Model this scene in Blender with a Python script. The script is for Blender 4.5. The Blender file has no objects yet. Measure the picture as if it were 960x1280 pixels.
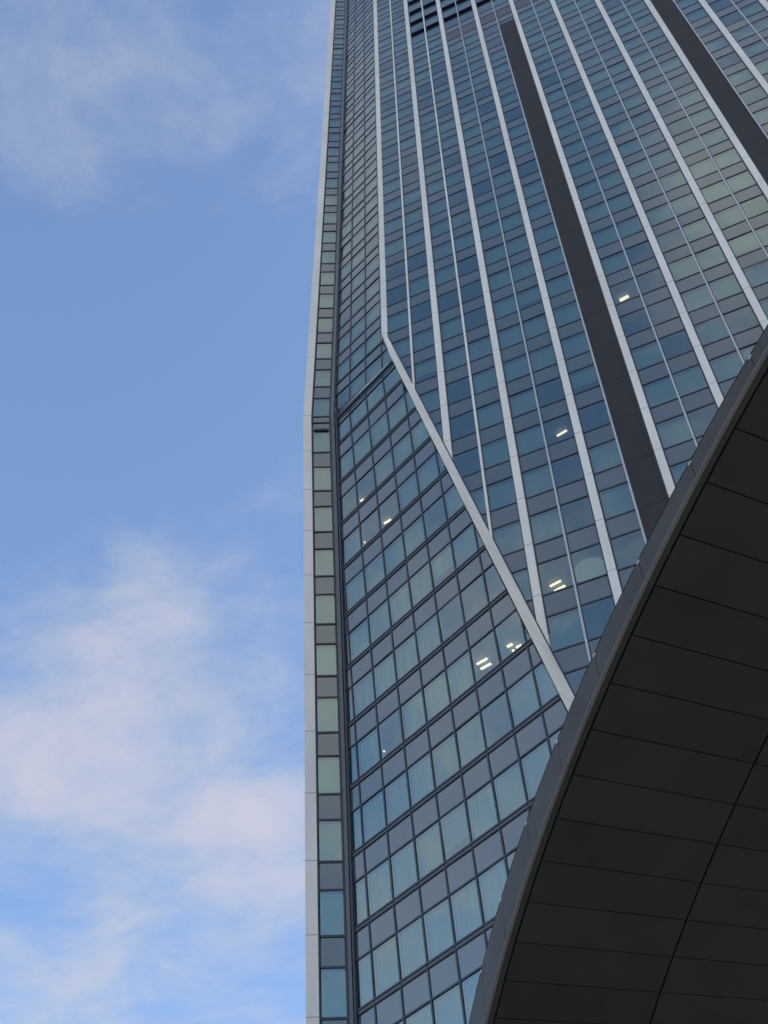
import bpy, math, random
import numpy as np
from mathutils import Vector
rng = random.Random(11)
scene = bpy.context.scene
R = math.radians

# ------------------------------------------------------------------ camera
EL, ROLL, FPX = 0.913234, -0.022838, 1562.77          # elevation, roll, focal length in px of a 960x1280 frame
fw = np.array([0, math.cos(EL), math.sin(EL)])
r0 = np.array([1., 0, 0]); up0 = np.array([0, -math.sin(EL), math.cos(EL)])
cr_ = r0 * math.cos(ROLL) + up0 * math.sin(ROLL)
cu_ = -r0 * math.sin(ROLL) + up0 * math.cos(ROLL)
cam_d = bpy.data.cameras.new('camera'); cam = bpy.data.objects.new('camera', cam_d)
scene.collection.objects.link(cam); scene.camera = cam
from mathutils import Matrix
cam.matrix_world = Matrix(((cr_[0], cu_[0], -fw[0], 0), (cr_[1], cu_[1], -fw[1], 0), (cr_[2], cu_[2], -fw[2], 0), (0, 0, 0, 1)))
cam_d.sensor_fit = 'VERTICAL'; cam_d.sensor_height = 36; cam_d.lens = 36 * FPX / 1280
cam_d.clip_start = 0.1; cam_d.clip_end = 8000
scene.render.resolution_x = 768; scene.render.resolution_y = 1024

# ------------------------------------------------------------------ sky, sun, exposure
SUN_EL, SUN_AZ = 20, 85            # azimuth clockwise from +Y
world = bpy.data.worlds.new('World'); scene.world = world; world.use_nodes = True
nt = world.node_tree; N = nt.nodes; Lk = nt.links
for n in list(N): N.remove(n)
out = N.new('ShaderNodeOutputWorld'); bg = N.new('ShaderNodeBackground'); bg.inputs['Strength'].default_value = 0.12
sky = N.new('ShaderNodeTexSky'); sky.sky_type = 'NISHITA'; sky.sun_disc = False
sky.sun_elevation = R(SUN_EL); sky.sun_rotation = R(SUN_AZ); sky.air_density = 1.0; sky.dust_density = 1.0; sky.ozone_density = 1.5
tc = N.new('ShaderNodeTexCoord')
def vmath(op, a, b=None):
    n = N.new('ShaderNodeVectorMath'); n.operation = op
    for i, v in enumerate((a, b)):
        if v is None: continue
        if isinstance(v, (tuple, list)): n.inputs[i].default_value = v
        else: Lk.new(v, n.inputs[i])
    return n
def math_(op, a, b=None, clamp=False, c=None):
    n = N.new('ShaderNodeMath'); n.operation = op; n.use_clamp = clamp
    for i, v in enumerate((a, b, c)):
        if v is None: continue
        if isinstance(v, (int, float)): n.inputs[i].default_value = v
        else: Lk.new(v, n.inputs[i])
    return n.outputs[0]
# cloud layer: direction projected on a flat layer overhead
sep = N.new('ShaderNodeSeparateXYZ'); Lk.new(tc.outputs['Generated'], sep.inputs[0])
zc = math_('MAXIMUM', sep.outputs['Z'], 0.06)
cx = math_('DIVIDE', sep.outputs['X'], zc); cy = math_('DIVIDE', sep.outputs['Y'], zc)
comb = N.new('ShaderNodeCombineXYZ'); Lk.new(cx, comb.inputs[0]); Lk.new(cy, comb.inputs[1]); comb.inputs[2].default_value = 3.7
STREAK = 25          # turns the wisps so that they run up to the right as seen from the street
def noise(scale, detail, rough, loc=(0, 0, 0), dist=0.0, stretch=(1, 1, 1)):
    m0 = N.new('ShaderNodeMapping'); m0.inputs['Rotation'].default_value = (0, 0, R(STREAK)); Lk.new(comb.outputs[0], m0.inputs[0])
    m = N.new('ShaderNodeMapping'); m.inputs['Location'].default_value = loc; m.inputs['Scale'].default_value = stretch
    Lk.new(m0.outputs[0], m.inputs[0])
    n = N.new('ShaderNodeTexNoise'); n.inputs['Scale'].default_value = scale; n.inputs['Detail'].default_value = detail
    n.inputs['Roughness'].default_value = rough; n.inputs['Distortion'].default_value = dist
    Lk.new(m.outputs[0], n.inputs['Vector']); return n.outputs['Fac']
def pixdir(x, y):
    d = (x - 480) * cr_ - (y - 640) * cu_ + FPX * fw; d /= np.linalg.norm(d); return d
# banks of cloud, each centred on a direction of the sky (weight, angular radius in degrees)
banks = [(110, 60, 0.15, 6.0), (330, 20, 0.04, 5.0), (30, 210, 0.18, 4.0), (60, 940, 0.42, 5.0), (240, 800, 0.24, 6.0), (320, 1050, 0.40, 4.0),
         (200, 700, 0.20, 4.0), (120, 1240, 0.32, 5.5), (60, 400, -0.30, 7.0), (250, 480, -0.30, 6.0), (330, 1260, 0.10, 4.0), (60, 1130, -0.10, 2.5), (150, 580, -0.2, 5)]
def azel(a, e): return np.array([math.sin(R(a)) * math.cos(R(e)), math.cos(R(a)) * math.cos(R(e)), math.sin(R(e))])
wide = [(-88, 66, 0.50, 7), (-168, 62, 0.34, 4.5), (-177, 54, -0.15, 4), (-177, 38, 0.55, 9), (-90, 42, 0.34, 9), (-88, 26, 0.30, 7), (-150, 66, -0.12, 6), (-138, 59, -0.16, 7),
        (-146, 49, 0.05, 6), (150, 50, 0.4, 30), (60, 40, 0.25, 30), (-130, 20, 0.35, 25), (-178, 24, -0.1, 6)]
nrm = vmath('NORMALIZE', tc.outputs['Generated']).outputs[0]
bias = None
for (px, py, w, rad) in [(pixdir(a, b), None, c, e) for a, b, c, e in banks] + [(azel(a, b), None, c, e) for a, b, c, e in wide]:
    d = px
    q = vmath('DISTANCE', nrm, tuple(d)).outputs['Value']
    q = math_('DIVIDE', q, R(rad)); q = math_('MULTIPLY', q, q); q = math_('MULTIPLY', q, -1.0)
    q = math_('MULTIPLY', math_('EXPONENT', q), w)
    bias = q if bias is None else math_('ADD', bias, q)
n1 = noise(3.0, 7, 0.60, (0.3, 1.7, 0), 0.4, (1.0, 1.3, 1)); n2 = noise(6.5, 9, 0.64, (4, 2, 0), 0.35, (1, 1.2, 1))
dens = math_('ADD', math_('MULTIPLY', n1, 0.90), math_('MULTIPLY', n2, 0.90))
dens = math_('ADD', dens, bias)
mr = N.new('ShaderNodeMapRange'); mr.interpolation_type = 'SMOOTHSTEP'; Lk.new(dens, mr.inputs[0])
mr.inputs[1].default_value = 0.84; mr.inputs[2].default_value = 1.60; mr.inputs[3].default_value = 0.05; mr.inputs[4].default_value = 0.84
mix = N.new('ShaderNodeMix'); mix.data_type = 'RGBA'
tint = N.new('ShaderNodeMix'); tint.data_type = 'RGBA'; tint.blend_type = 'MULTIPLY'; tint.inputs[0].default_value = 1.0
Lk.new(sky.outputs[0], tint.inputs[6]); tint.inputs[7].default_value = (0.81, 0.92, 1.03, 1)
SKYTINT = tint
CLOUD = (1.92, 1.90, 2.12, 1)          # thin evening cloud; warmed and brightened out of view to light the facade
WARM = (2.90, 2.85, 2.80, 1)
Lk.new(mr.outputs[0], mix.inputs[0]); Lk.new(tint.outputs[2], mix.inputs[6]); 
cmix = N.new('ShaderNodeMix'); cmix.data_type = 'RGBA'; cmix.inputs[6].default_value = CLOUD; cmix.inputs[7].default_value = WARM
cw = N.new('ShaderNodeMapRange'); cw.interpolation_type = 'SMOOTHSTEP'; cw.inputs[1].default_value = 0.05; cw.inputs[2].default_value = -0.40
ad = math_('ADD', math_('MULTIPLY', sep.outputs['X'], 0.40), sep.outputs['Y']); Lk.new(ad, cw.inputs[0]); Lk.new(cw.outputs[0], cmix.inputs[0])
Lk.new(cmix.outputs[2], mix.inputs[7])
Lk.new(mix.outputs[2], bg.inputs['Color']); Lk.new(bg.outputs[0], out.inputs[0])
sd = bpy.data.lights.new('sun', 'SUN'); sd.energy = 2.0; sd.angle = R(0.5); sd.color = (1, 0.93, 0.84)
sun = bpy.data.objects.new('sun', sd); scene.collection.objects.link(sun)
sv = Vector((math.sin(R(SUN_AZ)) * math.cos(R(SUN_EL)), math.cos(R(SUN_AZ)) * math.cos(R(SUN_EL)), math.sin(R(SUN_EL))))
sun.rotation_euler = sv.to_track_quat('Z', 'Y').to_euler(); sun.location = sv * 300
vs = scene.view_settings; vs.view_transform = 'Standard'; vs.look = 'None'; vs.gamma = 1; vs.use_curve_mapping = False
vs.exposure = 1.5
scene.cycles.max_bounces = 10; scene.cycles.transparent_max_bounces = 12; scene.cycles.glossy_bounces = 4
scene.cycles.use_denoising = True

# ------------------------------------------------------------------ materials
def new_mat(name):
    m = bpy.data.materials.new(name); m.use_nodes = True
    return m, m.node_tree.nodes, m.node_tree.links, m.node_tree.nodes['Principled BSDF']
def noise_var(n, l, base, amt, scale, stretch=(1, 1, 1), detail=4):
    g = n.new('ShaderNodeNewGeometry'); mp = n.new('ShaderNodeMapping'); mp.inputs['Scale'].default_value = stretch
    l.new(g.outputs['Position'], mp.inputs[0])
    t = n.new('ShaderNodeTexNoise'); t.inputs['Scale'].default_value = scale; t.inputs['Detail'].default_value = detail
    l.new(mp.outputs[0], t.inputs['Vector'])
    r = n.new('ShaderNodeMapRange'); l.new(t.outputs['Fac'], r.inputs[0]); r.inputs[1].default_value = 0.3; r.inputs[2].default_value = 0.7
    r.inputs[3].default_value = 1 - amt; r.inputs[4].default_value = 1 + amt
    mx = n.new('ShaderNodeMix'); mx.data_type = 'RGBA'; mx.blend_type = 'MULTIPLY'; mx.inputs[0].default_value = 1
    mx.inputs[6].default_value = (*base, 1); l.new(r.outputs[0], mx.inputs[7]); return mx.outputs[2]
def plain(name, col, rough=0.5, metal=0.0, spec=0.5, amt=0.08, scale=2.0, stretch=(1, 1, 1), joints=None, ior=None, per=0.0):
    m, n, l, p = new_mat(name)
    c = noise_var(n, l, col, amt, scale, stretch)
    if per:                                      # sheets from different batches differ a little in tone
        oi = n.new('ShaderNodeObjectInfo'); r = n.new('ShaderNodeMapRange'); l.new(oi.outputs['Random'], r.inputs[0])
        r.inputs[3].default_value = 1 - per; r.inputs[4].default_value = 1 + per
        mx = n.new('ShaderNodeMix'); mx.data_type = 'RGBA'; mx.blend_type = 'MULTIPLY'; mx.inputs[0].default_value = 1; l.new(c, mx.inputs[6]); l.new(r.outputs[0], mx.inputs[7]); c = mx.outputs[2]
    if joints:                                   # thin shadow gap between cladding sheets, one per storey
        z0_, h_, w_ = joints
        g = n.new('ShaderNodeNewGeometry'); s = n.new('ShaderNodeSeparateXYZ'); l.new(g.outputs['Position'], s.inputs[0])
        def mm(op, a, b):
            k = n.new('ShaderNodeMath'); k.operation = op
            for i, v in enumerate((a, b)):
                if isinstance(v, (int, float)): k.inputs[i].default_value = v
                else: l.new(v, k.inputs[i])
            return k.outputs[0]
        f = mm('FLOORED_MODULO', mm('SUBTRACT', s.outputs[2], z0_), h_)
        f = mm('LESS_THAN', f, w_)
        mx = n.new('ShaderNodeMix'); mx.data_type = 'RGBA'; l.new(f, mx.inputs[0]); l.new(c, mx.inputs[6])
        mx.inputs[7].default_value = (*[v * 0.45 for v in col], 1); c = mx.outputs[2]
    l.new(c, p.inputs['Base Color']); p.inputs['Roughness'].default_value = rough; p.inputs['Metallic'].default_value = metal
    p.inputs['Specular IOR Level'].default_value = spec
    if ior: p.inputs['IOR'].default_value = ior
    return m
H = 4.306672; Z0 = 84.99135 * 1.4                     # storey height, level of floor line 0
M_FIN = plain('pale_cladding', (0.80, 0.71, 0.63), 0.5, amt=0.09, scale=0.9, stretch=(1, 1, .15), joints=(Z0 - 2000 * H, H, 0.05))
M_SILVER = plain('silver_mullion', (0.52, 0.50, 0.48), 0.35, metal=0.3, amt=0.05)
M_DARKFRAME = plain('dark_frame', (0.030, 0.032, 0.042), 0.4, amt=0.1)
M_POST = plain('corner_post', (0.165, 0.15, 0.155), 0.45, amt=0.06, joints=(Z0 - 2000 * H, H, 0.05))
M_BAND = plain('charcoal_panel', (0.050, 0.043, 0.043), 0.6, spec=0.12, amt=0.06, scale=.4, joints=(Z0 - 2000 * H, H, 0.06))
M_GREY = plain('grey_louvre', (0.10, 0.10, 0.11), 0.5, amt=0.1)
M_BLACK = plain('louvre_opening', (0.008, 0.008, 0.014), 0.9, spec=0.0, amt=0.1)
M_SLAB = plain('ceiling_white', (0.50, 0.50, 0.48), 0.8, amt=0.05)
M_BLIND = plain('roller_blind', (0.52, 0.58, 0.53), 0.9, amt=0.08, scale=.35, stretch=(3, 3, .15))
M_PALEBLIND = plain('pale_blind', (0.78, 0.84, 0.69), 0.9, amt=0.06, scale=.4)
M_CURTAIN = plain('pale_curtain', (0.60, 0.68, 0.61), 0.9, amt=0.2, scale=1.2, stretch=(2.2, 2.2, .05))
M_SIDE = plain('side_cladding', (0.30, 0.31, 0.31), 0.4, amt=0.10, scale=.5, joints=(Z0 - 2000 * H, H, 0.9))
M_ROOF = plain('roof_surface', (0.2, 0.2, 0.2), 0.9)

def glass_mat(name, refl, tintc, ior):
    m, n, l, p = new_mat(name); n.remove(p)
    o = n['Material Output']
    gl = n.new('ShaderNodeBsdfGlossy'); gl.inputs['Roughness'].default_value = 0.03; gl.inputs['Color'].default_value = (*refl, 1)
    tr = n.new('ShaderNodeBsdfTransparent'); tr.inputs['Color'].default_value = (*tintc, 1)
    fr = n.new('ShaderNodeFresnel'); fr.inputs['IOR'].default_value = ior
    g = n.new('ShaderNodeNewGeometry'); mp = n.new('ShaderNodeMapping'); mp.inputs['Scale'].default_value = (1, 1, 1)
    l.new(g.outputs['Position'], mp.inputs[0])
    t = n.new('ShaderNodeTexNoise'); t.inputs['Scale'].default_value = 0.45; t.inputs['Detail'].default_value = 1.5; l.new(mp.outputs[0], t.inputs['Vector'])
    b = n.new('ShaderNodeBump'); b.inputs['Strength'].default_value = 0.25; b.inputs['Distance'].default_value = 0.06; l.new(t.outputs['Fac'], b.inputs['Height'])
    l.new(b.outputs[0], gl.inputs['Normal'])
    ms = n.new('ShaderNodeMixShader'); l.new(fr.outputs[0], ms.inputs[0]); l.new(tr.outputs[0], ms.inputs[1]); l.new(gl.outputs[0], ms.inputs[2])
    l.new(ms.outputs[0], o.inputs['Surface']); return m
M_GLASS = glass_mat('window_glass', (0.82, 0.98, 0.96), (0.76, 0.90, 0.87), 2.85)
def spandrel_mat(name, base, refl):
    m, n, l, p = new_mat(name)
    l.new(noise_var(n, l, base, 0.10, 0.25), p.inputs['Base Color'])
    p.inputs['Roughness'].default_value = 0.12; p.inputs['IOR'].default_value = refl; p.inputs['Specular Tint'].default_value = (0.92, 1.0, 0.98, 1)
    t = n.new('ShaderNodeTexNoise'); t.inputs['Scale'].default_value = 0.5
    b = n.new('ShaderNodeBump'); b.inputs['Strength'].default_value = 0.2; b.inputs['Distance'].default_value = 0.05; l.new(t.outputs['Fac'], b.inputs['Height']); l.new(b.outputs[0], p.inputs['Normal'])
    return m
M_SPAN = spandrel_mat('spandrel_glass', (0.078, 0.084, 0.083), 2.15)

# ------------------------------------------------------------------ mesh helpers
COL = scene.collection
def link(name, verts, faces, mat, parent=None, smooth=False, kind=None):
    me = bpy.data.meshes.new(name); me.from_pydata([tuple(map(float, v)) for v in verts], [], faces); me.update()
    if isinstance(mat, (list, tuple)):
        for m in mat: me.materials.append(m)
    else: me.materials.append(mat)
    o = bpy.data.objects.new(name, me); COL.objects.link(o)
    if parent is not None: o.parent = parent
    if kind: o['kind'] = kind
    return o
class MB:
    def __init__(s): s.v = []; s.f = []
    def poly(s, P, dvec=None):                  # planar polygon, extruded by dvec when given
        b = len(s.v); n = len(P); s.v += [np.array(p) for p in P]
        if dvec is None: s.f.append(list(range(b, b + n))); return
        s.v += [np.array(p) + dvec for p in P]
        s.f.append(list(range(b, b + n))[::-1]); s.f.append(list(range(b + n, b + 2 * n)))
        for i in range(n):
            j = (i + 1) % n; s.f.append([b + i, b + j, b + n + j, b + n + i])
    def bar(s, A, B, wv, dv):                   # bar from A to B, half-width vector wv, depth vector dv
        A = np.array(A); B = np.array(B)
        s.poly([A - wv, A + wv, B + wv, B - wv], dv)
    def build(s, name, mat, parent=None, kind=None):
        return link(name, s.v, s.f, mat, parent, kind=kind)
def empty(name, loc=(0, 0, 0)):
    o = bpy.data.objects.new(name, None); COL.objects.link(o); o.location = loc; o.empty_display_size = 1; return o
def tag(o, label=None, cat=None, group=None, kind=None):
    if label: o['label'] = label
    if cat: o['category'] = cat
    if group: o['group'] = group
    if kind: o['kind'] = kind
    return o
def clip(poly, hp):                              # hp: (a,b,c) keep a*x+b*y<=c
    a, b, c = hp; outp = []
    for i in range(len(poly)):
        p, q = poly[i], poly[(i + 1) % len(poly)]
        fp = a * p[0] + b * p[1] - c; fq = a * q[0] + b * q[1] - c
        if fp <= 0: outp.append(p)
        if (fp < 0 < fq) or (fq < 0 < fp):
            t = fp / (fp - fq); outp.append((p[0] + t * (q[0] - p[0]), p[1] + t * (q[1] - p[1])))
    return outp
def clip_seg(p, q, hps):
    p = np.array(p, float); q = np.array(q, float)
    for a, b, c in hps:
        fp = a * p[0] + b * p[1] - c; fq = a * q[0] + b * q[1] - c
        if fp > 0 and fq > 0: return None
        if fp > 0: p = p + (q - p) * fp / (fp - fq)
        elif fq > 0: q = p + (q - p) * fp / (fp - fq)
    return p, q
def area2(P): return abs(sum(P[i][0] * P[(i + 1) % len(P)][1] - P[(i + 1) % len(P)][0] * P[i][1] for i in range(len(P)))) / 2
def proj(P):
    P = np.asarray(P, float); d = P @ fw
    return np.stack([480 + FPX * (P @ cr_) / d, 640 - FPX * (P @ cu_) / d], -1)

# ------------------------------------------------------------------ ground
GZ = -1.6
M_GROUND = plain('plaza_paving', (0.22, 0.215, 0.205), 0.85, amt=0.12, scale=0.3)
g = link('ground', [(-2500, -2500, GZ), (2500, -2500, GZ), (2500, 2500, GZ), (-2500, 2500, GZ)], [[0, 1, 2, 3]], M_GROUND); g['kind'] = 'structure'

# ------------------------------------------------------------------ tower geometry (frames of its faces)
def zk(k): return Z0 - H * k
K9 = zk(9)
SP = 0.39 * H                                     # height of the spandrel below every floor line
O = np.array([0.419921, 48.047847, 0.]); U1 = np.array([0.91796686, -0.39665709, 0.]); N1 = np.array([-0.39665709, -0.91796686, 0.])
Wb = 4.2; NB = 11
KTOP, KBOT = -24, 27
ZT = zk(KTOP); 
def P1(u, z, d=0.): return O + U1 * u + N1 * d + np.array([0, 0, z])
B2 = np.array([0.09, 48.75, 0.]); E2 = 1.8 * np.array([0.69747849, -0.71660572, 0.]); N2 = np.array([-0.71660572, -0.69747849, 0.])
def P2(c, z, d=0.): return B2 + E2 * (c - 3) + N2 * d + np.array([0, 0, z])
B3 = np.array([0.00535, 48.0234, 0]); E3 = np.array([1.25669, -1.444044, 0.]); M3 = np.array([-0.0589654, -0.0508569, 0.])
N3 = np.cross(E3, M3 + np.array([0, 0, 1.])); N3 /= np.linalg.norm(N3)
if N3[1] > 0: N3 = -N3
def P3(c, z, d=0.): return B3 + E3 * (c - 3) + M3 * (z - K9) + np.array([0, 0, z]) + N3 * d
def cleft(z): return 0.23 - 0.0205 * (78.7 - z)   # left edge of the leaning face
SY = 52.62
def PSu(x, z, d=0.): return np.array([x, SY - d, z])
def PSl(x, z, d=0.):                             # x as at the kink; the whole strip leans in below it
    dz = K9 - z; n = np.array([0, -1, -.0757]); n /= np.linalg.norm(n)
    return np.array([x + 0.0358 * dz, SY + 0.0757 * dz, z]) + n * d
def uR(z): return 1.97 + 0.2203 * (76.04 - z)     # right edge of the diagonal on the main face
# left edge of the diagonal on the leaning face, from where it shows in the picture plane geometry of the face itself
def ray_P3(x, y):
    d = (x - 480) * cr_ - (y - 640) * cu_ + FPX * fw
    P0 = P3(3, K9); t = (P0 @ N3) / (d @ N3); P = d * t
    rel = P - (B3 + M3 * (P[2] - K9) + np.array([0, 0, P[2]])); return 3 + (rel @ E3) / (E3 @ E3), P[2]
(ca, za), (cb, zb) = ray_P3(506.9, 480), ray_P3(677.3, 820)
DS = (cb - ca) / (za - zb)
def cD(z): return ca + DS * (za - z)

tower = empty('skyscraper', (15, 60, GZ))
tag(tower, 'tall glass office skyscraper with pale vertical fins and a folded diagonal corner', 'skyscraper')
tower_inv = Matrix.Translation((-15, -60, -GZ))
def addp(o):                                       # keep world coordinates although the parent is at the base
    o.parent = tower; o.matrix_parent_inverse = tower_inv; return o

# canopy outline in the picture, used only to rank which panes show largest
_ct = [(1000, 350), (950.6, 430.6), (864.7, 572.8), (796, 704.7), (738, 825.6), (690.8, 939.6), (652, 1046.5), (620.4, 1144.7), (595.8, 1237.3), (585, 1290)]
def visible_area(P):
    q = proj(P); m = q.mean(0)
    if not (-10 < m[0] < 970 and -10 < m[1] < 1290): return 0.
    xc = np.interp(m[1], [c[1] for c in _ct], [c[0] for c in _ct])
    if m[0] > xc + 5: return 0.
    return area2([tuple(a) for a in q])

LIT = [(702, 541), (694, 730), (699, 736), (780, 373), (602, 827), (607, 833), (637, 806.5), (648.5, 808), (642, 814), (484.4, 652), (452.4, 625.2), (425.2, 643), (455.6, 678), (480, 939), (481, 947), (740, 714)]
def has_light(P):                                 # an open blind where a lamp or the added reflection disc sits behind the pane
    q = proj(P); n = len(q)
    for x, y in LIT:
        sg = [(q[(i + 1) % n][0] - q[i][0]) * (y - q[i][1]) - (q[(i + 1) % n][1] - q[i][1]) * (x - q[i][0]) for i in range(n)]
        if min(sg) > -8 or max(sg) < 8: return True
    return False
panes = []       # (area, kind, polygon 3D, outward normal, blind polygon or None)
def add_face(fn, nrm, cols, ks, hps, dark=None, frame=0.05, front=0.0, band=None, blind_p=0.8, curtain_p=0.0, dark_windows=(), blind_mat=None):
    blind_mat = blind_mat or M_BLIND
    """cols: list of column edges, ks: floor lines. Cells are clipped to the half planes hps in (column, z)."""
    span = np.array(fn(1, 0)) - np.array(fn(0, 0)); sc = np.linalg.norm(span)
    e = frame / sc
    for i in range(len(cols) - 1):
        a0, a1_ = cols[i] + e, cols[i + 1] - e
        for k in ks:
            zt = zk(k); 
            cells = [('span', zt - SP + frame, zt - frame), ('vis', zk(k + 1) + frame, zt - SP - frame)]
            for kd, zlo, zhi in cells:
                poly = [(a0, zlo), (a1_, zlo), (a1_, zhi), (a0, zhi)]
                for hp in hps:
                    if len(poly) >= 3: poly = clip(poly, hp)
                if len(poly) < 3 or area2(poly) * sc < 0.08: continue
                kind = kd
                if dark:
                    r = dark(0.5 * (cols[i] + cols[i + 1]), k, kd)
                    if r == 'skip': continue
                    if r: kind = r
                c = np.mean(poly, 0)
                ta, tb = rng.gauss(0, .0035), rng.gauss(0, .0045)
                P = [fn(a, z, front + ta * (a - c[0]) * sc + tb * (z - c[1])) for a, z in poly]
                bl = None
                if kd == 'vis' and kind == 'vis':
                    r_ = rng.random(); nob = any(abs(0.5 * (cols[i] + cols[i + 1]) - w[0]) < 0.6 * (cols[1] - cols[0]) and k == w[1] for w in dark_windows)
                    if r_ < blind_p and not nob and not has_light(P):
                        drop = 1.0 if rng.random() < 0.93 else rng.choice([0.85, 0.6, 0.7])
                        zb_ = zhi - (zhi - zlo) * drop
                        bp = clip(poly, (0, -1, -zb_)) if drop < 1 else poly
                        if len(bp) >= 3:
                            c2 = np.mean(bp, 0)
                            bp = [(c2[0] + (a - c2[0]) * 1.05, c2[1] + (z - c2[1])) for a, z in bp]; off = front - 0.24 - rng.uniform(0, .03)
                            bl = ([fn(a, z, off) for a, z in bp], M_CURTAIN if rng.random() < curtain_p else blind_mat)
                panes.append((visible_area(P), kind, P, nrm, bl))

# main face: two columns of glass per bay, thick fins between the bays; lower part cut by the two diagonals
half = Wb / 2
cols1 = [i * half for i in range(2 * NB + 1)]
slope = 0.2203
def dark1(u, k, kd):
    b = u / Wb
    for lo, hi in ((3.5, 4.0), (7.0, 7.5)):
        if lo < b < hi and k >= -5: return 'skip'
    if 1 < b < 10 and k <= -8 and kd == 'span': return 'black'
    if 2 < b < 9 and k == -7 and kd == 'vis': return 'grey'
    if 1 < b < 10 and k <= -9 and kd == 'vis' and (k % 2): return 'vis'
    return None
UC = NB * Wb / 2
hps1 = [(-1, -slope, -(1.97 + slope * 76.04) + 0.25), (1, -slope, NB * Wb - (1.97 + slope * 76.04) + 0.25), (-1, 0, -0.1), (1, 0, NB * Wb - 0.1)]
add_face(P1, N1, cols1, range(KTOP, KBOT), hps1, dark=dark1, frame=0.045, blind_p=0.72,
         dark_windows=[(2.75 * Wb, 15), (2.75 * Wb, 16), (2.25 * Wb, 15), (2.25 * Wb, 15), (2.75 * Wb, 12), (2.75 * Wb, 11), (4.25 * Wb, 9), (4.25 * Wb, 10), (2.75 * Wb, 13)])
# upper corner face
hps2 = [(-1, 0, -0.12), (1, 0.0, 3.02)]
add_face(P2, N2, [-1 + i for i in range(0, 5)], range(KTOP, 8), hps2, frame=0.045, blind_p=0.85)
hps2b = [(-1, 0, -0.12), (1, (3.80 - 3.0) / (zk(8) - zk(9)), 3.0 + zk(8) * (3.80 - 3.0) / (zk(8) - zk(9)))]
add_face(P2, N2, [-1 + i for i in range(0, 6)], range(8, 9), hps2b, frame=0.045, blind_p=0.9)
# leaning lower face
def hp_cleft():  return (-1, 0.0205, -(0.23 - 0.0205 * 78.7) - 0.02)
hps3 = [hp_cleft(), (1, DS, ca + DS * za - 0.08), (0, 1, zk(9.28))]
cols3 = list(range(-3, 22))
add_face(P3, N3, cols3, range(9, KBOT), hps3, frame=0.07, blind_p=0.94, curtain_p=0.55,
         dark_windows=[(5.5, 15), (6.5, 15), (4.5, 15), (5.5, 16), (6.5, 16)])
# narrow strip
GLx, GRx = -5.30, -4.0
add_face(PSu, np.array([0, -1., 0]), [GLx, GRx], range(KTOP, 9), [], frame=0.05, blind_p=0.95)
add_face(PSl, np.array([0, -1., 0]), [GLx, GRx], range(9, KBOT), [], frame=0.05, blind_p=1.0, blind_mat=M_PALEBLIND)

mats = {'vis': M_GLASS, 'span': M_SPAN, 'grey': M_GREY, 'black': M_BLACK}
names = {'vis': 'window', 'span': 'spandrel_panel', 'grey': 'spandrel_panel', 'black': 'louvre'}
for nm in ('window', 'spandrel_panel', 'louvre'):
    lst = sorted([p for p in panes if names[p[1]] == nm], key=lambda p: -p[0])
    rest = {}; rb = MB()
    for j, (ar, kd, P, nv, bl) in enumerate(lst):
        if j < 100:
            m = MB(); m.poly(P, -np.asarray(nv) * 0.03); o = addp(m.build(nm, mats[kd]))
            if kd == 'vis':                       # single sheet so that light crosses the pane once
                me = o.data; nn = len(P)
                m2 = MB(); m2.poly(P); o.data = bpy.data.meshes.new('window'); o.data.from_pydata([tuple(v) for v in m2.v], [], m2.f); o.data.materials.append(M_GLASS)
            if bl:
                b = MB(); b.poly(bl[0]); bo = b.build('blind', bl[1]); bo.parent = o; bo.matrix_parent_inverse = Matrix.Identity(4); 
                # o itself has identity world matrix
        else:
            rest.setdefault(kd, MB()).poly(P, None if kd == 'vis' else -np.asarray(nv) * 0.03)
            if bl: rb.poly(bl[0])
    for kd, m in rest.items():
        o = addp(m.build(nm, mats[kd], kind='stuff'))
        if kd == 'vis' and rb.v:
            b = rb.build('blind', M_BLIND, kind='stuff'); b.parent = o

# ---- frames: transoms and dark mullions (one connected grid per face)
def transoms(m, fn, nrm, cols_range, ks, hps, wk, dk, band=False):
    for k in ks:
        for zz, w, d in ((zk(k), wk[0], dk[0]), (zk(k) - SP, wk[1], dk[1])):
            s = clip_seg((cols_range[0], zz), (cols_range[1], zz), hps)
            if s is None: continue
            a, b = s
            if abs(a[0] - b[0]) < 1e-3: continue
            m.bar(fn(a[0], zz, -0.06), fn(b[0], zz, -0.06), np.array([0, 0, w / 2]), np.asarray(nrm) * (0.06 + d))
def mullions(m, fn, nrm, cs, zr, hps, w, d, back=0.08):
    for c in cs:
        s = clip_seg((c, zr[0]), (c, zr[1]), hps)
        if s is None: continue
        a, b = s
        if abs(a[1] - b[1]) < 0.05: continue
        sp = np.array(fn(1, 0)) - np.array(fn(0, 0)); sp /= np.linalg.norm(sp)
        m.bar(fn(a[0], a[1], -back), fn(b[0], b[1], -back), sp * w / 2, np.asarray(nrm) * (back + d))
ZLO = GZ
m = MB(); 
def split_ranges():      # transoms stop at the charcoal bands
    return [((0.1, 3.5 * Wb)), ((4.0 * Wb, 7.0 * Wb)), ((7.5 * Wb, NB * Wb - .1))]
for rg in split_ranges(): transoms(m, P1, N1, rg, range(-5, KBOT), hps1 + [(0, 1, zk(-5.4))], (0.10, 0.10), (0.035, 0.035))
transoms(m, P1, N1, (0.1, NB * Wb - .1), range(KTOP, -5), hps1, (0.10, 0.10), (0.035, 0.035))
addp(m.build('main_face_frame', M_DARKFRAME))
m = MB(); transoms(m, P2, N2, (0.12, 3.02), range(KTOP, 9), hps2, (0.24, 0.12), (0.05, 0.05))
transoms(m, P2, N2, (0.12, 4), range(8, 9), hps2b, (0.24, 0.12), (0.05, 0.05))
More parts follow.
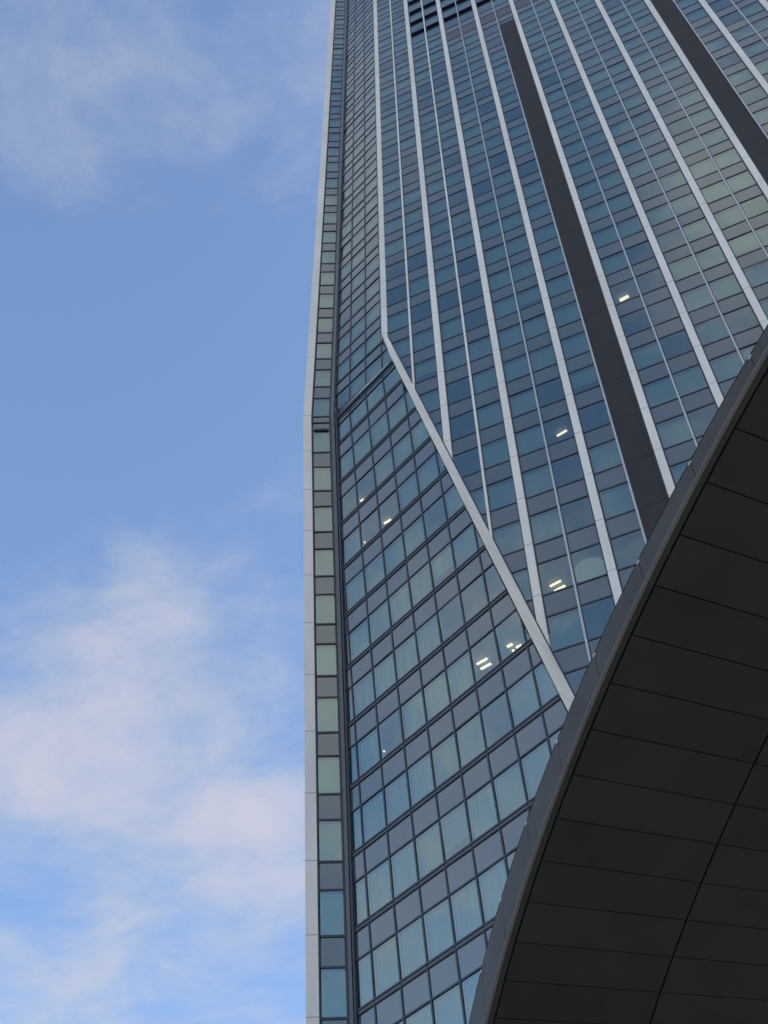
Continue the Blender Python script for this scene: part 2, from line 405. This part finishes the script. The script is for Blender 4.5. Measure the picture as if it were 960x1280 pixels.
mullions(m, P2, N2, [1, 2, 3], (zk(9), zk(KTOP)), [], 0.11, 0.04)
addp(m.build('corner_face_frame', M_DARKFRAME))
m = MB()
for k in range(10, KBOT):
    zz = zk(k)
    for off, w, d in ((0.07, 0.11, 0.08), (-0.15, 0.09, 0.06), (-SP, 0.10, 0.045)):
        s = clip_seg((-3, zz + off), (22, zz + off), hps3)
        if s is None or abs(s[0][0] - s[1][0]) < 1e-3: continue
        a, b = s
        m.bar(P3(a[0], zz + off, -.08), P3(b[0], zz + off, -.08), np.array([0, 0, w / 2]), N3 * (0.08 + d))
mullions(m, P3, N3, cols3, (ZLO, zk(9.28)), hps3, 0.105, 0.045)
addp(m.build('leaning_face_frame', M_DARKFRAME))
for k in range(10, KBOT):
    zz = zk(k) - 0.04
    s = clip_seg((-3, zz), (22, zz), hps3)
    if s is None: continue
    m = MB(); m.bar(P3(s[0][0], zz, -.05), P3(s[1][0], zz, -.05), np.array([0, 0, .05]), N3 * 0.09)
    addp(m.build('floor_band', M_POST))
# crease between upper and leaning faces
m = MB()
cl, crr = 0.12, 3.86
m.poly([P2(cl, K9 - .16, -.3), P2(crr, K9 - .16, -.3), P2(crr, K9 + .16, -.3), P2(cl, K9 + .16, -.3)], N2 * 0.42); addp(m.build('crease_sill', M_DARKFRAME))
def cross(a, b, t): return np.array(a) * (1 - t) + np.array(b) * t
zt9 = zk(9.04); m = MB()
A0, A1 = P2(cl, zk(9) - .16, .1), P2(crr, zk(9) - .16, .1); C0, C1 = P3(cleft(zk(9.28)), zk(9.28), 0.02), P3(cD(zk(9.28)), zk(9.28), .02)
m.poly([A0, A1, cross(A1, C1, .14), cross(A0, C0, .14)]); addp(m.build('flashing', M_POST))
m = MB(); m.poly([cross(A0, C0, .14), cross(A1, C1, .14), C1, C0]); addp(m.build('crease_panel', M_SPAN))
m = MB(); m.bar(P3(cleft(zk(9.28)), zk(9.28), -.05), P3(cD(zk(9.28)), zk(9.28), -.05), np.array([0, 0, .13]), N3 * .15)
m.bar(P3(cleft(zk(9.5)), zk(9.5), -.05), P3(cD(zk(9.5)) , zk(9.5), -.05), np.array([0, 0, .05]), N3 * .12); addp(m.build('crease_rail', M_DARKFRAME))
# strip frame
m = MB()
for fn, ks in ((PSu, range(KTOP, 9)), (PSl, range(9, KBOT))):
    nn = np.array([0, -1., 0])
    transoms(m, fn, nn, (GLx - .05, GRx + .05), ks, [], (0.13, 0.11), (0.05, 0.05))
for x, w in ((GLx - .06, .12), (GRx + .04, .12)):
    m.bar(PSu(x, K9, -.1), PSu(x, ZT, -.1), np.array([w / 2, 0, 0]), np.array([0, -.16, 0]))
    m.bar(PSl(x, ZLO, -.1), PSl(x, K9, -.1), np.array([w / 2, 0, 0]), np.array([0, -.16, 0]))
for zz, w in ((zk(9.18), .10), (zk(9) - SP, .22)): m.bar(PSl(GLx + (.0 if w < .2 else .12), zz, -.06), PSl(GRx - (0 if w < .2 else .12), zz, -.06), np.array([0, 0, w / 2]), np.array([0, -.19 if w > .2 else -.13, 0]))
addp(m.build('strip_frame', M_DARKFRAME))

# ---- thick fins, thin mullions, charcoal bands on the main face
def z_end(u, right=False):                       # level where a fin at u meets the diagonal
    uu = u if u < UC else NB * Wb - u
    return 76.04 - (uu - 1.97) / 0.2203
for i in range(1, NB):
    u = i * Wb; zb = max(z_end(min(u, NB * Wb - u) + .16), ZLO)
    w, d = 0.235, 0.16
    m = MB(); uu = u
    # foot of the fin is cut along the diagonal
    zl, zr = zb + (0.5 if u < UC else -.0), zb + (0 if u < UC else 0.5)
    m.poly([P1(u - w, max(zb + w / slope * (2 if u < UC else 0), ZLO), -.1), P1(u + w, max(zb + (0 if u < UC else w / slope * 2), ZLO), -.1), P1(u + w, ZT, -.1), P1(u - w, ZT, -.1)], N1 * (d + .1))
    addp(m.build('fin', M_FIN))
    mg = MB()
    for sx in (-1, 1):
        mg.bar(P1(u + sx * (w + .045), max(zb + w / slope, ZLO), -.1), P1(u + sx * (w + .045), ZT, -.1), U1 * .045, N1 * .12)
    addp(mg.build('fin_gasket', M_DARKFRAME))
for i in range(NB):
    u = (i + .5) * Wb; zb = max(z_end(min(u, NB * Wb - u) + 0.1), ZLO)
    edge = i < 2 or i > NB - 3
    w, d = (0.075, 0.12) if edge else (0.055, 0.10)
    m = MB(); m.poly([P1(u - w, zb, -.1), P1(u + w, zb, -.1), P1(u + w, ZT, -.1), P1(u - w, ZT, -.1)], N1 * (d + .1))
    addp(m.build('mullion', M_FIN if edge else M_SILVER))
    m = MB(); m.bar(P1(u + w + .03, zb, -.1), P1(u + w + .03, ZT, -.1), U1 * .03, N1 * .115); addp(m.build('mullion_gasket', M_DARKFRAME))
for lo, hi in ((3.5, 4.0), (7.0, 7.5)):
    m = MB(); m.poly([P1(lo * Wb, ZLO, -.35), P1(hi * Wb, ZLO, -.35), P1(hi * Wb, zk(-5.4), -.35), P1(lo * Wb, zk(-5.4), -.35)], N1 * .36)
    addp(m.build('charcoal_band', M_BAND))

# ---- corner fin and the diagonal fold
def mirror(P):
    P = np.array(P, float); c0 = P1(UC, 0); d = (P - c0) @ U1; return P - 2 * d * U1
def mir(P, s): return mirror(P) if s else np.array(P)
ZB8 = 84.6
for s in (0, 1):
    m = MB()
    ring = [P1(-.23, 0, .12), P1(.20, 0, .12), P1(.20, 0, -.15), P1(-.23, 0, -.15), np.array([.10, 48.78, 0])]
    bot = [mir(p + np.array([0, 0, ZB8 if j in (0, 3, 4) else ZB8 - .6]), s) for j, p in enumerate(ring)]; top_ = [mir(p + np.array([0, 0, ZT]), s) for p in ring]
    n = len(ring); m.v = bot + top_; m.f = [list(range(n)), list(range(n, 2 * n))] + [[i, (i + 1) % n, n + (i + 1) % n, n + i] for i in range(n)]
    addp(m.build('corner_fin', M_FIN))
    # diagonal: sloped plate between the leaning face and the main face
    m = MB(); zs = [zk(9) - .05] + [zk(k) for k in range(10, KBOT)] + [ZLO]
    L = [P1(-.23, ZB8, .12)] + [P3(cD(z), z, .15) for z in zs]
    Rr = [P1(.20, ZB8 - .6, .12)] + [P1(uR(z), z, .12) for z in zs]
    Ri = [P1(.20, ZB8 - .6, -.12)] + [P1(uR(z) , z, -.12) for z in zs]
    Li = [p - N3 * .35 for p in L]
    k_ = len(L); m.v = [mir(p, s) for p in L + Rr + Ri + Li]
    for i in range(k_ - 1):
        for a, b in ((0, 1), (1, 2), (3, 0)):
            m.f.append([a * k_ + i, a * k_ + i + 1, b * k_ + i + 1, b * k_ + i])
    addp(m.build('diagonal_fin', M_FIN))
    m = MB(); m.poly([mir(p, s) for p in (P1(-.22, ZB8 + .1, .05), P3(cD(K9), K9, .1), P2(3.75, K9, -.12), P2(3.0, ZB8 + .1, -.12))]); addp(m.build('fold_return', M_POST))
    # slim dark gasket on the right edge
    m = MB()
    for i in range(k_ - 1): m.bar(mir(Rr[i] + U1 * .05 - N1 * .03, s), mir(Rr[i + 1] + U1 * .05 - N1 * .03, s), U1 * .04, -N1 * .1)
    addp(m.build('diagonal_gasket', M_DARKFRAME))

# ---- outer fin of the strip, corner post
m = MB()
XL = -6.02
ku = [PSu(XL, ZT, .14), PSu(XL + .62, ZT, .14), PSu(XL + .62, ZT, -.3), PSu(XL, ZT, -.9)]
km = [PSu(XL, K9, .14), PSu(XL + .62, K9, .14), PSu(XL + .62, K9, -.3), PSu(XL, K9, -.9)]
kb = [PSl(XL, ZLO, .14), PSl(XL + .66, ZLO, .14), PSl(XL + .66, ZLO, -.3), PSl(XL, ZLO, -.9)]
m.v = ku + km + kb; m.f = [[0, 1, 2, 3], [8, 9, 10, 11]]
for a in (0, 4):
    for i in range(4): j = (i + 1) % 4; m.f.append([a + i, a + j, a + 4 + j, a + 4 + i])
addp(m.build('outer_fin', M_FIN))
# dark return between post and corner face, then the post in front
m = MB(); pu = []
for z, f in ((ZT, 0), (K9 + .1, 0), (K9 - .1, 1), (ZLO, 1)):
    a = PSu(GRx + .10, z, .12) if not f else PSl(GRx + .10, z, .12)
    b = P2(.10, z, .10) if not f else P3(cleft(z) - .02, z, .10)
    pu.append((a, a + (b - a) * .72, a + np.array([.1, .5, 0]), b))
v = []; fcs = []
for a, b, c_, d in pu: v += [a, b, c_]
for i in range(3):
    for p, q in ((0, 1), (1, 2), (2, 0)): fcs.append([3 * i + p, 3 * i + q, 3 * i + 3 + q, 3 * i + 3 + p])
addp(link('corner_post', v, fcs, M_POST))
m = MB(); m.bar(P2(.09, K9 - .1, -.2), P2(.09, ZT, -.2), E2 / 1.8 * .075, N2 * .32); m.bar(P3(cleft(ZLO) + .03, ZLO, -.2), P3(cleft(K9) + .03, K9 + .1, -.2), E3 / 1.914 * .075, N3 * .34)
addp(m.build('edge_mullion', M_DARKFRAME))
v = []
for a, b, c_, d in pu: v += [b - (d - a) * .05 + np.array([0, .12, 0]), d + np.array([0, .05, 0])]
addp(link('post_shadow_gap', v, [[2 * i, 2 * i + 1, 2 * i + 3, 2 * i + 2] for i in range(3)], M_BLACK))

# ---- body: floor slabs, back and side walls, roof
def outline(z, inset=0.22):
    if z >= K9:
        L = [PSu(XL + .3, 0, -inset), PSu(-3.6, 0, -inset), P2(.2, 0, -inset), P2(2.9, 0, -inset), P1(.3, 0, -inset)]
    else:
        a = PSl(XL + .3, z, -inset); b = PSl(-3.6, z, -inset)
        e = min(uR(z), UC - .5)
        L = [a, b, P3(cleft(z) + .1, z, -inset), P3(cD(z) - .4, z, -.3), P1(e + .35, z, -inset)]
    L = [np.array([p[0], p[1], 0]) for p in L]
    Rm = [mirror(p) for p in L][::-1]
    back = [L[0] + np.array([0, 36., 0])]; bm = [mirror(back[0])]
    return L + Rm + bm + back
for k in range(KTOP, KBOT):
    z = zk(k) - SP + 0.05; zz = zk(k) - .15
    b0 = [p + np.array([0, 0, z]) for p in outline(z)]; t0 = [p + np.array([0, 0, zz]) for p in outline(zz)]
    n = len(b0)
    addp(link('floor_slab', b0 + t0, [list(range(n))[::-1], list(range(n, 2 * n))] + [[i, (i + 1) % n, n + (i + 1) % n, n + i] for i in range(n)], M_SLAB))
# service core keeps the view from running right through the building
cc = [P1(9, 0, -14), P1(38, 0, -14), P1(38, 0, -26), P1(9, 0, -26)]
m = MB(); m.poly([p + np.array([0, 0, GZ]) for p in cc], np.array([0, 0, ZT - GZ])); addp(m.build('core_wall', M_SIDE))
def wallstrip(name, pts, mat):
    v = []; f = []
    for i, p in enumerate(pts): v += [np.array([p[0], p[1], GZ]), np.array([p[0], p[1], ZT])]
    for i in range(len(pts) - 1): f.append([2 * i, 2 * i + 2, 2 * i + 3, 2 * i + 1])
    return addp(link(name, v, f, mat))
def rear(z):
    a = (PSu(XL + .04, z, -.6) if z >= K9 else PSl(XL + .04, z, -.6)); b = a + np.array([0, 37., 0])
    return [a, b, mirror(b), mirror(a)]
v = rear(GZ) + rear(K9) + rear(ZT)
addp(link('rear_wall', v, [[4 * q + i, 4 * q + i + 1, 4 * q + i + 5, 4 * q + i + 4] for q in (0, 1) for i in range(3)], M_SIDE))
m = MB()
fo = outline(ZT, 0.0); m.poly([p + np.array([0, 0, ZT]) for p in fo], np.array([0, 0, .6])); addp(m.build('roof', M_ROOF))
# far corner walls of the unseen right end
pts = [mirror(P1(.3, 0)), mirror(P2(2.9, 0)), mirror(P2(.2, 0)), mirror(PSu(XL, 0))]
wallstrip('side_wall', pts, M_SIDE)

# ------------------------------------------------------------------ lit ceiling lights behind the glass
M_LAMP, n_, l_, p_ = new_mat('lamp_tube')
p_.inputs['Base Color'].default_value = (1, .95, .85, 1); p_.inputs['Emission Color'].default_value = (1, .80, .52, 1); p_.inputs['Emission Strength'].default_value = 0.55
M_HOUSING = plain('lamp_housing', (.7, .7, .7), .5)
def raydir(x, y): return (x - 480) * cr_ - (y - 640) * cu_ + FPX * fw
def lamp(a, b, face, w, label):
    """a, b: the two ends of the tube as they show; the tube hangs under the ceiling of its storey."""
    da, db = raydir(*a), raydir(*b); dm = (da + db) / 2
    P0, nv = ((P1(0, 0, 0), N1) if face == 1 else (P3(3, K9), N3))
    t = (P0 @ nv) / (dm @ nv); zg = dm[2] * t
    k = math.floor((Z0 - zg) / H)                   # storey whose window the ray passes
    zc_ = zk(k) - SP + .05 - .16
    if zc_ < zg + .15: zc_ = zg + .25               # seen right at the head of the pane
    A = da * (zc_ / da[2]); B = db * (zc_ / db[2])
    c = (A + B) / 2; d = B - A; Ln = np.linalg.norm(d); d /= Ln; s = np.cross([0, 0, 1.], d)
    def boxm(name, mat, hw, z0_, z1_, ln):
        vs_ = []
        for z in (z0_, z1_):
            for sa, sb in ((-1, -1), (1, -1), (1, 1), (-1, 1)): vs_.append(d * sa * ln / 2 + s * sb * hw + np.array([0, 0, z]))
        return link(name, vs_, [[0, 1, 2, 3][::-1], [4, 5, 6, 7], [0, 1, 5, 4], [1, 2, 6, 5], [2, 3, 7, 6], [3, 0, 4, 7]], mat)
    root = empty('ceiling_light', tuple(c)); tag(root, label, 'ceiling light', 'lit ceiling lights behind the windows')
    h = boxm('housing', M_HOUSING, w * .3, .03, zk(k) - SP + .05 - c[2] if zk(k) - SP + .05 - c[2] > .06 else .1, Ln * 1.03); h.parent = root
    tb = boxm('tube', M_LAMP, w / 2, -.03, .03, Ln); tb.parent = root
lamp((696.3, 545), (708.5, 537.8), 1, .13, 'warm tube light in a main face window two fins left of the charcoal band')
lamp((687.5, 733), (701.0, 725.8), 1, .13, 'upper tube of the pair in the main face window above the pointed fin tip')
lamp((692.8, 739.2), (706.5, 732), 1, .13, 'lower tube of the pair in the main face window above the pointed fin tip')
lamp((774.7, 375.8), (785.8, 370), 1, .22, 'highest single tube light, just right of the central charcoal band')
lamp((596, 830.4), (609, 823), 3, .13, 'upper tube of the bright pair behind a dark window of the leaning face')
lamp((601, 836.5), (613.8, 829.5), 3, .13, 'lower tube of the bright pair behind a dark window of the leaning face')
lamp((634, 808.6), (640.5, 804.8), 3, .16, 'short left tube behind the leaning face window touching the diagonal fin')
lamp((645.5, 810), (652, 806.2), 3, .16, 'short right tube behind the leaning face window touching the diagonal fin')
lamp((641, 814.5), (643.5, 813.2), 3, .22, 'smallest lamp spot behind the leaning face window touching the diagonal fin')
lamp((480, 654.4), (488.7, 649.4), 3, .15, 'small tube light at the foot of an upper window of the leaning face')
lamp((450.3, 626.6), (454.6, 624), 3, .13, 'tiny tube light at the foot of the topmost lit window of the leaning face')
lamp((424.4, 643.4), (426.0, 642.6), 3, .13, 'tiny spot of light behind the leaning face window next to the corner post')
lamp((454.8, 678.4), (456.4, 677.4), 3, .13, 'tiny spot of light low in the window left of the small tube light')
lamp((479.2, 939.4), (480.6, 938.6), 3, .13, 'tiny spot of light behind the blue lower window, upper of two')
lamp((480.2, 947.4), (481.6, 946.6), 3, .13, 'tiny spot of light behind the blue lower window, lower of two')

M_DISC = plain('reflection_glow', (.8, .85, .82), .6); _p = M_DISC.node_tree.nodes['Principled BSDF']; _p.inputs['Emission Color'].default_value = (.8, 1, .95, 1); _p.inputs['Emission Strength'].default_value = .035
# round pale reflection in one window, made up as a glowing disc
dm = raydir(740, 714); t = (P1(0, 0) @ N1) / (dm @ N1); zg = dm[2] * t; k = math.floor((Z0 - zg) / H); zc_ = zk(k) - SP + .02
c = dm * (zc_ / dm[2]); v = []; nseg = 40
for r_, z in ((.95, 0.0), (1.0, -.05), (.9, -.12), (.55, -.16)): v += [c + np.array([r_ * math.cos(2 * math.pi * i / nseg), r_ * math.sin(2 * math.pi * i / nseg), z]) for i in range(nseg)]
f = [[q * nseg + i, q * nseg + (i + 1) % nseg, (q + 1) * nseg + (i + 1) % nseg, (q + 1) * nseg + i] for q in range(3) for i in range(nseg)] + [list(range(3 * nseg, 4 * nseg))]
tag(link('round_reflection_disc', v, f, M_DISC), 'added glowing disc for a round window reflection just right of the double tube lights', 'ceiling lamp')  # no real lamp: the disc stands in for a reflection

# ------------------------------------------------------------------ curved canopy
GX, GY, CX, CY, RC, R2 = 0.054988, -0.231148, 33.311041, 20.356268, 32.638571, 30.478503
def CP(r, ang, dz=0.):
    x = CX + r * math.cos(R(ang)); y = CY + r * math.sin(R(ang)); return np.array([x, y, 12 + GX * x + GY * y + dz])
J0, DA = -157.157, -2.1815
def fh(ang): return max(0.12, 0.296 + .0292 * (-157.1 - ang))
canopy = empty('canopy', tuple(CP(20, J0, 0)))
tag(canopy, 'large dark curved canopy overhead with panelled underside and grey metal fascia edge', 'canopy')
cinv = Matrix.Translation(-canopy.location)
def addc(o): o.parent = canopy; o.matrix_parent_inverse = cinv; return o
def fascia_mat():
    m, n, l, p = new_mat('perforated_fascia')
    g_ = n.new('ShaderNodeTexCoord'); 
    w = n.new('ShaderNodeTexWave'); w.inputs['Scale'].default_value = 14; w.bands_direction = 'Z'; w.inputs['Distortion'].default_value = 0
    geo = n.new('ShaderNodeNewGeometry'); l.new(geo.outputs['Position'], w.inputs['Vector'])
    r = n.new('ShaderNodeMapRange'); l.new(w.outputs['Fac'], r.inputs[0]); r.inputs[3].default_value = .80; r.inputs[4].default_value = 1.08
    mx = n.new('ShaderNodeMix'); mx.data_type = 'RGBA'; mx.blend_type = 'MULTIPLY'; mx.inputs[0].default_value = 1
    l.new(noise_var(n, l, (0.092, 0.078, 0.070), .1, 1.5), mx.inputs[6]); l.new(r.outputs[0], mx.inputs[7])
    l.new(mx.outputs[2], p.inputs['Base Color']); p.inputs['Roughness'].default_value = .65; p.inputs['Specular IOR Level'].default_value = .15
    return m
M_FASCIA = fascia_mat()
M_SOFFIT = plain('soffit_panel', (0.036, 0.038, 0.030), 0.55, spec=.2, amt=0.14, scale=1.6, per=.09)
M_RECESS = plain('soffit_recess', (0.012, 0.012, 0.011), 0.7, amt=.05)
M_TRIM = plain('fascia_lip', (0.17, 0.16, 0.155), .5)
M_CLIP = plain('joint_clip', (0.75, 0.75, 0.75), .4)
M_STEP = plain('soffit_step', (0.036, 0.034, 0.030), .6)
def arcpoly(r0_, r1_, a0, a1, dz, th, n=6, fn=CP):
    v = []; f = []
    for i in range(n + 1):
        a = a0 + (a1 - a0) * i / n
        for r_, z in ((r0_, dz), (r1_, dz), (r1_, dz + th), (r0_, dz + th)): v.append(fn(r_, a, z))
    for i in range(n):
        for p_, q_ in ((0, 1), (1, 2), (2, 3), (3, 0)): f.append([4 * i + p_, 4 * i + q_, 4 * i + 4 + q_, 4 * i + 4 + p_])
    f.append([0, 1, 2, 3]); f.append([4 * n, 4 * n + 1, 4 * n + 2, 4 * n + 3]); return v, f
gapa = 0.015
for j in range(-7, 12):                                # fascia sheets
    a0 = J0 + DA * j; a1 = a0 + DA
    v = []; f = []; n = 8
    for i in range(n + 1):
        a = a0 - gapa * .6 + (a1 - a0 + gapa * 1.2) * i / n
        hh = fh(a)
        # outer sheet, slightly battered, with returned lip at the bottom
        for r_, z in ((RC, 0.0), (RC + 0.0, hh), (RC - .03, hh), (RC - .03, .0)): v.append(CP(r_, a, z))
    for i in range(n):
        for p_, q_ in ((0, 1), (1, 2), (2, 3), (3, 0)): f.append([4 * i + p_, 4 * i + q_, 4 * i + 4 + q_, 4 * i + 4 + p_])
    f.append([0, 1, 2, 3]); f.append([4 * n, 4 * n + 1, 4 * n + 2, 4 * n + 3])
    addc(link('fascia_panel', v, f, M_FASCIA))
    # bright clip at the top of each joint
    am = a0; c0 = CP(RC, am, fh(am) - .035); d = CP(RC, am - .12, fh(am - .12) - .035) - c0; d /= np.linalg.norm(d); rr = np.array([math.cos(R(am)), math.sin(R(am)), 0])
    m = MB(); m.poly([c0 - d * .026 - rr * .03, c0 + d * .026 - rr * .03, c0 + d * .026 + rr * .015, c0 - d * .026 + rr * .015], np.array([0, 0, .016])); addc(m.build('joint_clip', M_CLIP))
A_S, A_E = J0 - DA * 7, J0 + DA * 12
v, f = arcpoly(RC - .035, RC + .008, A_S, A_E, -.012, .012, 90); addc(link('fascia_lip', v, f, M_TRIM))
v, f = arcpoly(RC - .115, RC - .045, A_S, A_E, .012, .03, 90); addc(link('soffit_step', v, f, M_STEP))
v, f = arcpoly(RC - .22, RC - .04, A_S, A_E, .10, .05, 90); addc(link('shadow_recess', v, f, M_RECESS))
v, f = [], []
for i in range(91):
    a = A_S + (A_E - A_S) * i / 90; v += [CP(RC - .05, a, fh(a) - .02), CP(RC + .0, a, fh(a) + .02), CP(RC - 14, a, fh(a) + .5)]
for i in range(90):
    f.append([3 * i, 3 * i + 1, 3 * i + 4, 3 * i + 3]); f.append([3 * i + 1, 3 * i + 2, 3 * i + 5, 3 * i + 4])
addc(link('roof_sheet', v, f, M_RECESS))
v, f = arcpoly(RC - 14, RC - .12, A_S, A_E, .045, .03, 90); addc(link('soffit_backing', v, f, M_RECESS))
rings = [RC - .135, R2 + .0, R2 - 2.16, R2 - 6.48, R2 - 11.8]
for q in range(len(rings) - 1):
    for j in range(-14, 24):
        a0 = J0 + DA / 2 * j; a1 = a0 + DA / 2
        if q >= 2 and j % 4: continue
        if q >= 2: a1 = a0 + DA * 2
        g_ = gapa if q < 2 else gapa * 1.2
        v, f = arcpoly(rings[q + 1] + .012, rings[q] - (.012 if q else 0), a0 - g_, a1 + g_, 0, .03, 3)
        tl = rng.uniform(-.003, .003)
        v = [p + np.array([0, 0, tl]) for p in v]
        P = np.array(v).mean(0); pr = proj(P)
        addc(link('soffit_panel', v, f, M_SOFFIT))
